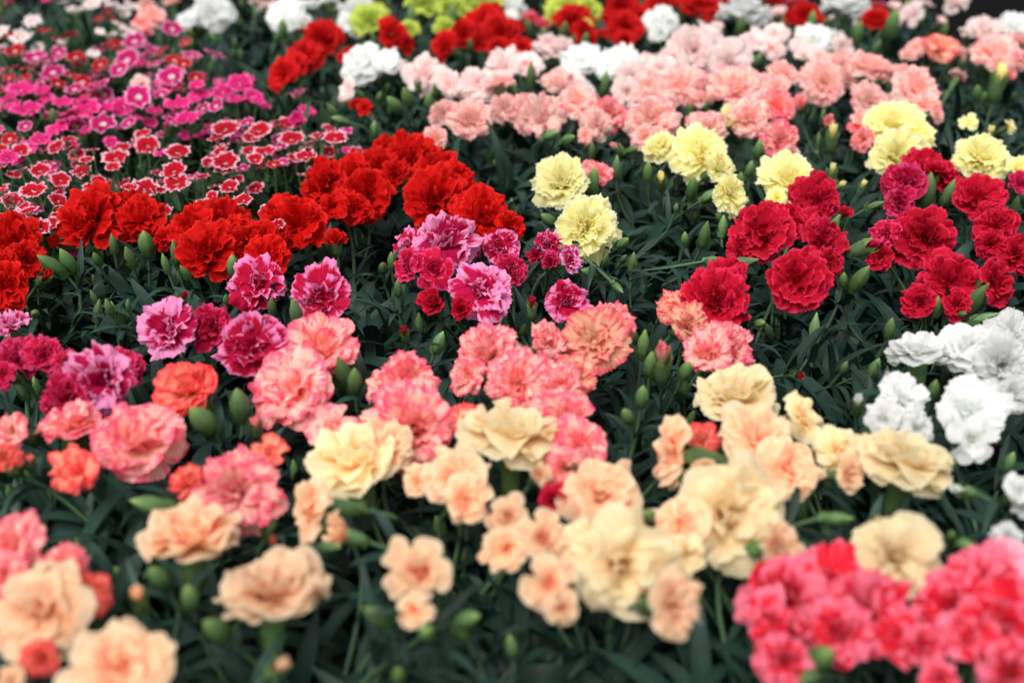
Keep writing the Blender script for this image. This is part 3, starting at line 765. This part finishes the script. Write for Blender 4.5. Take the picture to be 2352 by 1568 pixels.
# --- salmon picotee
G('salmon', 'dense', [(1030, 290, 'pink-edged peach carnation at the left end of the salmon band, over dark leaves'),
                      (1230, 260, 'pink-edged peach carnation with an open veined bloom, second in the salmon band from its left'),
                      (1400, 280, 'pink-edged peach carnation with small tilted blooms left of the dense salmon one'),
                      (1520, 260, 'salmon pink carnation with a dense bloom above the flopping yellow flower'),
                      (1690, 235, 'peach carnation with two wide yellow-flecked blooms in a row'),
                      (1760, 300, 'salmon carnation behind the large opening yellow bud'),
                      (1890, 190, 'rose-salmon carnation with one round bloom standing alone over small pink buds'),
                      (2090, 220, 'large-headed salmon carnation leaning right above the stacked yellow blooms'),
                      (1990, 290, 'salmon carnation peeking from behind the stacked yellow blooms'),
                      (2170, 130, 'peach carnation with a smooth apricot bloom under the blush white ones'),
                      (2300, 140, 'peach-pink carnation at the upper right edge')], """
 1012 262 72 dense -60 50; 1085 275 105 dense 10 45; 1000 318 62 dense -30 55; 1045 250 60
 1160 245 80 dense -15 40; 1243 268 112 wavy 0 48; 1200 240 70; 1205 285 60 dense -40 50; 1278 190 80 loose -20 20; 1150 195 70
 1325 232 92 dense 0 40; 1372 285 82 wavy 40 50; 1401 258 82 dense 30 45 :coral; 1365 225 55; 1430 265 45; 1345 310 40 dense 20 60
 1500 272 118 dense 0 48; 1488 200 80 dense -20 35; 1480 312 62 dense -30 60; 1496 230 90; 1520 310 50
 1568 188 112 dense 0 30; 1692 200 118 dense 0 32; 1610 222 60; 1630 190 70; 1748 188 60; 1660 215 60; 1440 215 50
 1624 300 90 dense 0 45; 1722 272 100 dense 0 45; 1750 238 80; 1790 245 85 :coral; 1792 322 85 dense 0 50 :coral; 1757 300 60; 1820 350 45 dense 30 60
 1892 190 100 dense 0 52; 1920 152 92 dense 0 25; 1803 165 72 dense 30 25; 1780 195 65; 1865 170 60; 1950 180 50 dense 50 50
 2001 152 98 dome 0 12; 2072 162 65; 2108 210 112 dense 20 42; 2152 258 55 dense 50 60; 2090 180 80; 2130 240 70; 2040 160 50
 1996 228 85 dense 0 35; 1978 270 50; 1981 318 55 dense -40 60 :coral; 1970 290 55 :coral
 2160 107 88 loose 0 28 :pinkpeach; 2102 108 55 dense -50 40; 2204 115 45; 2200 175 42; 2085 125 40
 2285 122 112 dense 0 25; 2338 98 80; 2298 150 60; 2318 175 42 half 10 50 :coral; 2250 110 60; 2340 140 60; 1375 397 62 dense 0 30 :coral; 1350 388 40 :coral
""", "1838 245 45 -30 30 o :coral; 1901 281 34 0 60 o :coral; 1586 248 45 0 5 t :coral; 1576 283 35 10 15 t; 1421 342 50 -60 50 t; 2020 185 40 40 40 t; 2210 148 45 -10 20 t; 1626 240 35 20 20 t; 1340 305 45 0 15 g ^-6; 1265 310 50 60 60 g; 1305 320 45 50 60 g; 1360 345 40 0 10 g; 1450 345 40 60 60 g; 1560 305 30 0 10 g; 2100 195 40", auto=3, group='salmon carnations with pink edges')
# --- blush white
G('blush', 'loose', [(860, 180, 'white carnation leaning left above a pair of fat green buds, with scarlet petals beneath'),
                     (980, 190, 'soft pink carnation with a rose-like bloom beside the leaning white one'),
                     (1120, 190, 'blush carnation at the left end of the salmon band'),
                     (1290, 150, 'blush white carnation under the red bloom arching right'),
                     (1430, 170, 'white carnation with ragged blooms in the middle of the white band'),
                     (1570, 130, 'blush pink carnation with the largest round bloom of the white band'),
                     (1520, 60, 'white carnation with one fringed bloom between the red ones'),
                     (1700, 70, 'white carnation with an umbrella-like bloom just under the top edge'),
                     (1760, 130, 'blush carnation with small pale blooms behind the salmon ones'),
                     (1890, 110, 'creamy white carnation with three big overlapping blooms above the round rose-salmon flower'),
                     (1940, 25, 'white carnation with a wide creamy bloom at the top edge'),
                     (2110, 30, 'blush carnation with thin drooping petals near the dark top right corner'),
                     (2290, 70, 'blush white carnation at the upper right edge over the peach ones')], """
 838 148 118 dome -40 30 :white; 800 205 55 loose -60 60; 890 140 70 loose 20 25 :white; 912 152 50 sparse 20 30
 978 172 105 loose 0 40; 1030 190 70 wavy 30 40; 1052 205 50 sparse 0 40 :white
 1098 192 100 loose 0 38; 1140 205 55; 1158 150 85 loose -10 30
 1283 112 115 dome 180 5; 1213 145 72 loose 0 20; 1333 140 92 loose 0 22 :white; 1300 182 88 loose 0 30; 1180 130 50; 1260 185 45 sparse -30 30; 1345 210 50 sparse 30 40 :white
 1425 152 110 wavy 0 35 :white; 1450 172 80 loose; 1484 142 55 wavy 20 20; 1405 125 45 :white; 1438 215 80 loose -40 60; 1495 175 60; 1400 160 60 :white
 1590 115 122 loose 5 50; 1545 142 75 loose 0 45 ; 1515 155 70 loose -30 40; 1620 82 85 sparse 30 25; 1678 148 100 loose 10 60; 1648 62 45 half 30 30
 1518 52 95 dome -10 12 :white; 1512 75 55 loose -40 50 :white
 1708 32 115 dome 180 5 :white; 1658 42 42 :white; 1745 45 50 :white
 1728 100 92 sparse 0 28; 1778 78 60 loose -30 50; 1775 112 55 loose -10 50; 1690 95 40
 1870 92 95 loose -10 32 :white; 1935 110 65 loose 40 55; 1848 122 55; 1835 98 50 loose -60 50; 1910 78 60 :white; 1880 130 60; 1850 72 50 :white
 1940 15 110 dome 180 5 :white; 1785 28 55 half -10 15; 1990 28 35 :white
 2054 12 48 half 10 12; 2098 35 72 sparse -50 50; 2125 12 60 sparse; 2185 8 85 sparse 0 25; 2161 47 42 half 30 35
 2260 68 82 loose 0 25; 2330 65 80 loose 0 25 :white; 2225 80 45 sparse
""", "1345 92 40 20 20 g; 1520 95 0 g; 1900 50 40 50 40 t; 1971 75 55 10 5 g; 1962 68 40 -10 5 t; 2013 110 45 20 30 g; 765 258 55 -35 35 g; 780 275 38 -80 70 g; 935 225 60 -25 25 g; 905 240 55 -50 40 g; 985 235 48 0 15 g; 960 195 45 0 10 t; 1000 205 40 10 15 g; 1220 172 60 0 5 g; 1390 190 55 20 10 g; 1625 105 40 0 5 g; 1702 60 50 0 5 g; 1865 50 50 0 5 g; 2050 55 70 15 12 g; 2170 70 40; 1740 140 45 30 25 g; 1684 105 30 0 10 t", auto=3, group='white and blush carnations of the far rows')
# --- reds, far
G('farred', 'dense', [(670, 140, 'deep red carnation right of the small pink flowers, blooms in a slanting row'),
                      (820, 130, 'deep red carnation with small ragged petals behind the leaning white bloom'),
                      (910, 90, 'deep red carnation with one tilted bloom under the lime green flowers'),
                      (1100, 85, 'deep red carnation with a heap of blooms under the lime green row'),
                      (1310, 70, 'deep red carnation arching right with pinkish red buds at its left'),
                      (1440, 50, 'deep red carnation with blooms stacked down from the top edge'),
                      (1610, 20, 'deep red carnation spread along the top edge between white ones'),
                      (1860, 40, 'deep red carnation between two white blooms near the top edge'),
                      (2010, 40, 'deep red carnation glimpsed behind a pale half-open bloom at the top right')], """
 740 88 100 dense 10 38; 700 135 85 dense 0 40; 648 165 85 dense -40 50; 672 145 70; 690 120 60; 770 85 50 dense 50 40
 805 125 52 dense; 830 118 50 sparse; 787 135 35 sparse; 815 242 45 half -20 50 ; 838 250 42 sparse 20 50
 905 78 82 dense 45 45; 930 98 55 dense 60 60
 1115 52 92 dense 0 35; 1150 78 90 dense 10 40; 1062 82 75 dense -30 40; 1020 108 78 dense -55 60; 1095 95 60; 1145 115 60 dense 0 50; 1200 108 70 sparse 0 30; 1125 30 70; 1180 60 60; 1195 120 50
 1318 48 95 dense 35 35; 1345 78 72 dense 60 60; 1345 45 50; 1290 45 50
 1428 18 85 dense 0 40; 1435 60 80 dense 0 55; 1438 90 50 dense; 1462 35 60; 1385 78 30 sparse; 1515 12 75 dense; 1490 20 50; 1405 40 50
 1605 12 95; 1652 5 80; 1640 35 50; 1570 5 60; 1735 10 40
 1856 38 72 dense 10 40; 1825 40 50; 1830 12 55 :hotcoral; 1780 5 40; 1885 55 40; 1800 22 50
 2012 40 62 dense -20 30; 2016 15 36 :hotcoral; 2065 45 40; 2090 2 40; 2035 55 40
""", "1222 50 45 -10 30 o :hotcoral; 1250 65 42 0 20 o :hotcoral; 1215 65 50 -35 20 g ^-5; 1250 85 45 -5 10 g; 1295 75 55 25 20 g; 900 95 40 0 20 g; 860 95 40; 540 100 30 0 20 g; 440 82 32 0 20 t :lime; 440 100 30 0 20 g; 490 85 28; 1080 105 40; 650 65 45 0 10 g", auto=4, group='deep red carnations of the far rows')
# --- lime and white, far
G('lime', 'dense', [(860, 60, 'lime green carnation with a slanted frilly bloom in front of a white one'),
                    (1010, 30, 'lime green carnation spread flat along the top edge'),
                    (1320, 20, 'lime green carnation with round domed blooms behind the arching red one')], """
 843 45 85 dense -25 35; 870 30 60 dense 10 20
 970 6 90 dense 0 10; 1035 20 75 dense 0 12; 1110 8 90 dense 0 10; 1020 60 58 dense -20 25; 943 66 52 dense 20 25; 1070 12 60
 1292 18 95 dense -20 45; 1352 25 62 dense 30 50; 1270 35 50; 1320 5 70; 1345 60 35
""", "1040 40 60 0 5 g; 945 40 60 0 5 g; 440 80 10 g", auto=3, group='lime green carnations near the top edge')
G('white', 'loose', [(460, 45, 'white carnation right of the white-and-red pinks at the top left'),
                     (665, 45, 'white carnation at the top edge above the slanting red row'),
                     (815, 25, 'white carnation behind the slanted lime green bloom'),
                     (1160, 10, 'white carnation half hidden above the heap of red blooms')], """
 485 30 92 loose 5 45; 430 50 58 loose -30 40; 465 55 45 sparse; 500 10 60
 655 30 92 loose -20 30; 700 12 60 loose; 695 50 50; 620 15 55 :blush; 590 8 35 :blush
 818 25 88 loose -10 45; 800 55 60; 820 65 50; 760 5 40; 740 5 40
 1160 12 72; 1190 25 50; 1130 5 40; 1172 40 45; 2 8 1 :r
""", "", auto=4, group='white carnations near the top left')
G('salmon', 'dense', [(340, 30, 'faded salmon carnation behind the white-and-red pinks')], """
 350 38 62 dense 0 45; 335 12 50; 320 55 40 :coral; 395 5 40; 325 195 45 :blush
""", "", auto=2, group='salmon carnations with pink edges')
# --- small single pinks, left
G('w', 'single', [(60, 65, 'small white-and-red ringed pinks at the far left edge'),
                  (260, 25, 'small white-and-red ringed pinks at the top edge left of the faded salmon bloom')], """
 78 58 55 single 0 45; 10 82 52; 50 95 58 single 0 40; 0 75 40; 100 80 45 :r; 30 10 42 :p; 110 5 30 :p; 0 45 20 :p; 70 90 40; 45 75 30
 215 18 55 single -5 40; 258 18 40; 300 22 50; 150 12 38; 272 66 45; 310 68 40; 190 5 40; 240 5 38; 285 28 45; 325 30 40; 230 78 30; 165 25 30
""", "", auto=5, cat='dianthus', group='small white-eyed pinks on the left', dianthus=True)
G('m', 'single', [(75, 150, 'magenta and dark red white-eyed pinks at the left edge above the hot pink ones'),
                  (190, 130, 'dark red and magenta pinks left of the tall magenta white-eyed group'),
                  (320, 120, 'magenta pinks with bold white eyes, the tallest group of the left bed'),
                  (440, 150, 'magenta pinks with flat open faces nearest the far red carnations')], """
 155 100 75 :r; 38 127 60 single 0 35 :r; 0 125 45 :r; 85 145 75; 125 178 76 single 0 40; 28 165 45 :r; 0 175 55; 70 165 50 :r; 25 185 40 :r; 60 190 50 :r; 110 150 60; 130 200 50 :r
 135 128 50 single 20 60; 178 140 55 :r; 190 195 52 :r; 190 150 50 :r; 235 155 52 single -20 50 :r; 230 210 75; 205 225 70 :r; 175 215 60; 160 180 40 :r; 215 130 40 :w; 240 225 60
 262 115 62 :r; 312 105 70 single 0 45; 300 148 82 single -25 58; 280 168 60 single -20 50; 350 132 62; 320 232 82 single 10 55; 335 85 50 :k; 250 90 45 :w; 360 155 50; 290 130 50 :r; 300 88 45 :w; 270 105 45 :r; 330 110 40
 395 75 62 single 30 50; 370 65 60; 398 188 85 single -10 50; 400 148 55 :r; 440 140 62; 490 138 66; 450 185 45 single 30 50 :r; 425 155 50 :r; 375 125 45 :r; 430 105 40 :r; 410 165 45 :r; 415 100 50 :r
""", "400 130 40 20 15 g; 1 1 1 g", auto=6, cat='dianthus', group='small white-eyed pinks on the left', dianthus=True)
G('p', 'single', [(70, 260, 'hot pink pinks at the left edge, level with each other in flat discs'),
                  (240, 260, 'hot pink pinks in the middle of the left bed, one face-on'),
                  (400, 240, 'hot pink pinks below the big pale magenta flower'),
                  (520, 225, 'hot pink frilled pinks at the right end of the pink band')], """
 55 222 92; 65 268 95 single 0 18; 110 238 60; 30 232 60; 20 370 60; 50 380 50; 100 215 50 ; 35 250 50 single; 90 250 60
 145 245 62; 205 262 85 single 0 30; 290 258 86 single 0 38; 240 295 80 :m; 170 290 80; 250 255 50; 140 310 86; 130 275 65; 95 330 62 single 0 25; 300 290 50 :m; 190 240 60; 165 268 60 ; 180 300 60 :m; 80 345 50
 400 210 75; 410 255 86 single 0 14; 432 285 76 single -10 24; 380 200 60; 465 232 75; 390 288 50 :m; 450 275 50 :m; 455 205 50 ; 420 270 50; 440 240 50; 375 225 50 :m
 520 222 80 single -20 35; 552 205 85 single 10 35; 580 230 60 single 40 50; 500 250 50 :m; 470 255 45 :m; 590 240 45 ; 545 240 60; 565 195 60 single 0 20; 510 205 50 ; 570 290 45 :m
""", "190 318 40 20 15 t :p; 385 300 45 15 15 t :p; 125 270 50 15 20 g", auto=6, cat='dianthus', group='small hot pink pinks on the left', dianthus=True)
G('k', 'single', [(50, 430, 'white-fringed red pinks at the left edge beside a wide green leaf'),
                  (180, 380, 'white-fringed red pinks above the broad scarlet bloom'),
                  (370, 400, 'white-fringed red pinks with the two roundest face-on flowers'),
                  (540, 370, 'white-fringed red pinks behind the scarlet flowers, right of the face-on pair'),
                  (680, 320, 'white-fringed red pinks at the right end of the left bed, styles curling up'),
                  (80, 520, 'pale-edged red pinks squeezed between the two scarlet carnations at the left')], """
 25 325 48 single 0 45 :r; 5 350 45; 50 355 62; 0 395 45; 25 460 52; 95 400 62 single 10 35; 82 450 82 single 0 28; 5 445 40; 45 330 40 :r; 30 410 45; 0 470 40; 60 480 40 ; 50 398 40
 190 403 62 single 0 22; 140 420 58 single 30 50; 130 468 60 single 70 60; 170 348 52; 180 365 55 single 0 30; 215 352 38; 225 420 45 single 40 60; 135 345 55 single -30 50; 160 330 50 ; 118 350 40 :m; 140 455 50 single -40 60; 200 375 45; 108 385 50
 268 375 82 single 0 28; 330 315 52; 342 345 78 single 0 48; 280 352 65 single -20 20; 335 447 88 single 5 45; 402 402 78 single 0 38; 408 432 78 single 0 42; 300 440 50 ; 262 392 50; 410 362 78 single 20 18; 380 360 55 :p; 365 445 45; 320 330 45; 375 425 40
 500 370 62; 520 385 86 single 0 24; 515 402 60; 465 415 48; 530 437 60 single -20 35; 560 467 58 single 0 35; 470 482 60; 480 380 45; 585 372 50; 610 360 72 single 0 15; 545 420 45; 575 355 55 single 0 15; 490 455 40 ; 560 395 45 :m; 510 355 50 ; 470 500 50
 655 300 78 single -10 18; 600 310 72 single -10 30; 520 310 85 single -10 28; 560 290 60; 672 332 80 single 5 24; 770 330 78 single 5 12; 735 322 60; 702 370 66 single 0 14; 640 290 55; 500 330 60 ; 683 272 50 single 0 80 :p; 690 290 45 :p; 580 325 60 :k; 620 355 50; 545 330 45 :m; 720 335 45; 640 330 50 :m; 645 345 45 :m; 630 385 45 :r; 715 395 30 :m; 510 345 50; 660 310 40 ; 650 380 40 :m
 45 512 82 single -10 38; 95 532 66 single 20 32; 70 495 62; 120 520 52; 10 505 40; 80 550 50; 635 500 52; 615 490 50; 640 520 40; 130 505 45
""", "", auto=6, cat='dianthus', group='small white-fringed red pinks on the left', dianthus=True)


G2 = [(30, -30, 'leafy plant at the very top left corner behind the small ringed pinks'), (150, -40, 'leafy plant behind the left group of ringed pinks at the top edge'),
      (400, -35, 'leafy plant behind the faded salmon bloom at the top edge'), (560, -25, 'leafy plant at the top edge between two white carnations on the left'),
      (760, -40, 'leafy plant at the top edge behind the slanted lime bloom'), (920, -45, 'leafy plant at the top edge behind the flat lime row'),
      (1230, -30, 'leafy plant at the top edge left of the domed lime blooms'), (1420, -50, 'leafy plant at the top edge behind the stacked deep red blooms'),
      (560, 60, 'leafy carnation right of the top left white blooms'), (1560, -45, 'leafy plant at the top edge behind the spread deep red blooms'), (1750, -40, 'leafy plant at the top edge between umbrella-like white and deep red blooms'),
      (1900, -45, 'leafy plant at the top edge behind the wide creamy bloom'), (2060, -35, 'leafy plant at the top edge behind the thin drooping blush petals'),
      (1480, 620, 'leafy carnation in bud only, between the round yellow bloom and the lone crimson one'),
      (1930, 790, 'leafy carnation of curled leaves left of the white flowers, one bud opening red'),
      (320, 690, 'leafy carnation with arching leaves below the scarlet blooms at the left'),
      (1200, 400, 'leafy carnation without flowers between the red arch and the left yellow bloom'),
      (560, 150, 'leafy carnation without flowers between the left pinks and the slanting red row'),
      (900, 270, 'leafy carnation in green bud left of the salmon band'),
      (2220, 830, 'x'), (2010, 1000, 'x'), (1060, 1420, 'leafy carnation with rolled leaves and green buds at the bottom centre'),
      (850, 760, 'leafy carnation with thin crossed leaves between the two crimson groups'),
      (2200, 280, 'leafy carnation in small bud above the yellow flower at the right edge'),
      (250, 1180, 'leafy carnation in shade under the coral pink blooms at the left')]

G2 = [g_ for g_ in G2 if g_[2] != 'x']
# pots stand side by side: ease the ones that would overlap apart
SLOTS = []
for gi, grp in enumerate(GROUPS):
    for k_, pt_ in enumerate(grp[2]):
        q, t = at(pt_[0], pt_[1], pt_[3] if len(pt_) > 3 else ZB)
        SLOTS.append([q.x, q.y + (0 if len(pt_) > 3 else .012), len(pt_) > 3, gi, k_])
for k_, g_ in enumerate(G2):
    q, t = at(g_[0], g_[1], ZB)
    SLOTS.append([q.x, q.y + .012, False, -1, k_])
HOME = [(a[0], a[1]) for a in SLOTS]
for it in range(400):
    for i_, a in enumerate(SLOTS):
        for b in SLOTS[i_ + 1:]:
            dx, dy = b[0] - a[0], b[1] - a[1]; r = math.hypot(dx, dy) + 1e-6
            if r < .091:
                push = (.091 - r) * .5
                if not a[2]: a[0] -= dx / r * push; a[1] -= dy / r * push
                if not b[2]: b[0] += dx / r * push; b[1] += dy / r * push
    if it < 340:
        for a, h in zip(SLOTS, HOME):
            if not a[2]:
                a[0] += (h[0] - a[0]) * .04; a[1] += (h[1] - a[1]) * .04
POS = {(a[3], a[4]): (a[0], a[1]) for a in SLOTS}
for gi, (mat, form, pots, flowers, buds, auto, cat, group, dianthus, fs) in enumerate(GROUPS):
    pl = []
    for k_, pt_ in enumerate(pots):
        x_, y_ = POS[(gi, k_)]
        pl.append(make_plant(x_, y_, pt_[2], cat, group, dianthus, fs if len(pt_) < 5 else pt_[4]))
    def near(px, py):
        q, t = at(px, py, ZB)
        return min(pl, key=lambda o: (o.location.x - q.x) ** 2 + (o.location.y - q.y) ** 2)
    for d in flowers:
        n = d['n']
        if n[2] < 15: continue
        az, ti = (n[3], n[4]) if len(n) >= 5 else (None, None)
        f = d['f'] or form
        dz = d['dz'] + (rnd.uniform(-.012, .004) if f == 'single' else (rnd.uniform(-.006, .004)))
        if n[2] < 62 and f != 'single': dz -= .008
        add_bloom(near(n[0], n[1]), n[0], n[1], n[2], d['m'] or mat, f, az, ti, dz)
    for d in buds:
        n = d['n']
        if len(n) < 3 or n[2] < 15: continue
        az, ti = (n[3], n[4]) if len(n) >= 5 else (None, None)
        k = {'g': 0, 't': 1, 'o': 2}.get(d['f'] or 'g', 0)
        add_bud(near(n[0], n[1]), n[0], n[1], n[2], d['m'] or mat, k, az, ti, d['dz'] - .006)
    if dianthus:                      # younger flowers lower down among the open ones
        for o in pl:
            for i in range(9):
                a = rnd.uniform(0, 6.28); r = .062 * math.sqrt(rnd.random())
                m_ = mat if rnd.random() < .6 else rnd.choice(['r', 'm', 'k', 'p'] if mat != 'w' else ['r', 'w'])
                add_bloom(o, 0, 0, 0, m_, 'single', world=(Vector((o.location.x + r * math.cos(a), o.location.y + r * math.sin(a), ZB - rnd.uniform(.012, .034))), rnd.uniform(.018, .026)))
    for o in pl:
        for i in range((auto + 1) // 2):
            a = rnd.uniform(0, 6.28); r = rnd.uniform(.01, .06)
            pt = Vector((o.location.x + r * math.cos(a), o.location.y + r * math.sin(a), ZB - rnd.uniform(.03, .06)))
            add_bud(o, 0, 0, 0, mat, 0, world=(pt, rnd.uniform(.012, .021) * (.7 if dianthus else 1)))

for k_, (px, py, lab) in enumerate(G2):
    x_, y_ = POS[(-1, k_)]
    o = make_plant(x_, y_, lab, 'carnation', 'carnations in leaf and bud only')
    for i in range(4):
        a = rnd.uniform(0, 6.28); r = rnd.uniform(.01, .055)
        pt = Vector((x_ + r * math.cos(a), y_ + r * math.sin(a), ZB - rnd.uniform(.02, .05)))
        add_bud(o, 0, 0, 0, 'salmon', 0, world=(pt, rnd.uniform(.013, .021)))
L = [(o.location.x, o.location.y, o['label']) for o in PLANTS]
bad = sorted((math.hypot(a[0] - b[0], a[1] - b[1]), a[2][:40], b[2][:40]) for i, a in enumerate(L) for b in L[i + 1:])
print('plants', len(L), 'objects', len(bpy.data.objects))
for t in bad[:45]:
    if t[0] < .112: print('close', round(t[0], 3), t[1], '|', t[2])
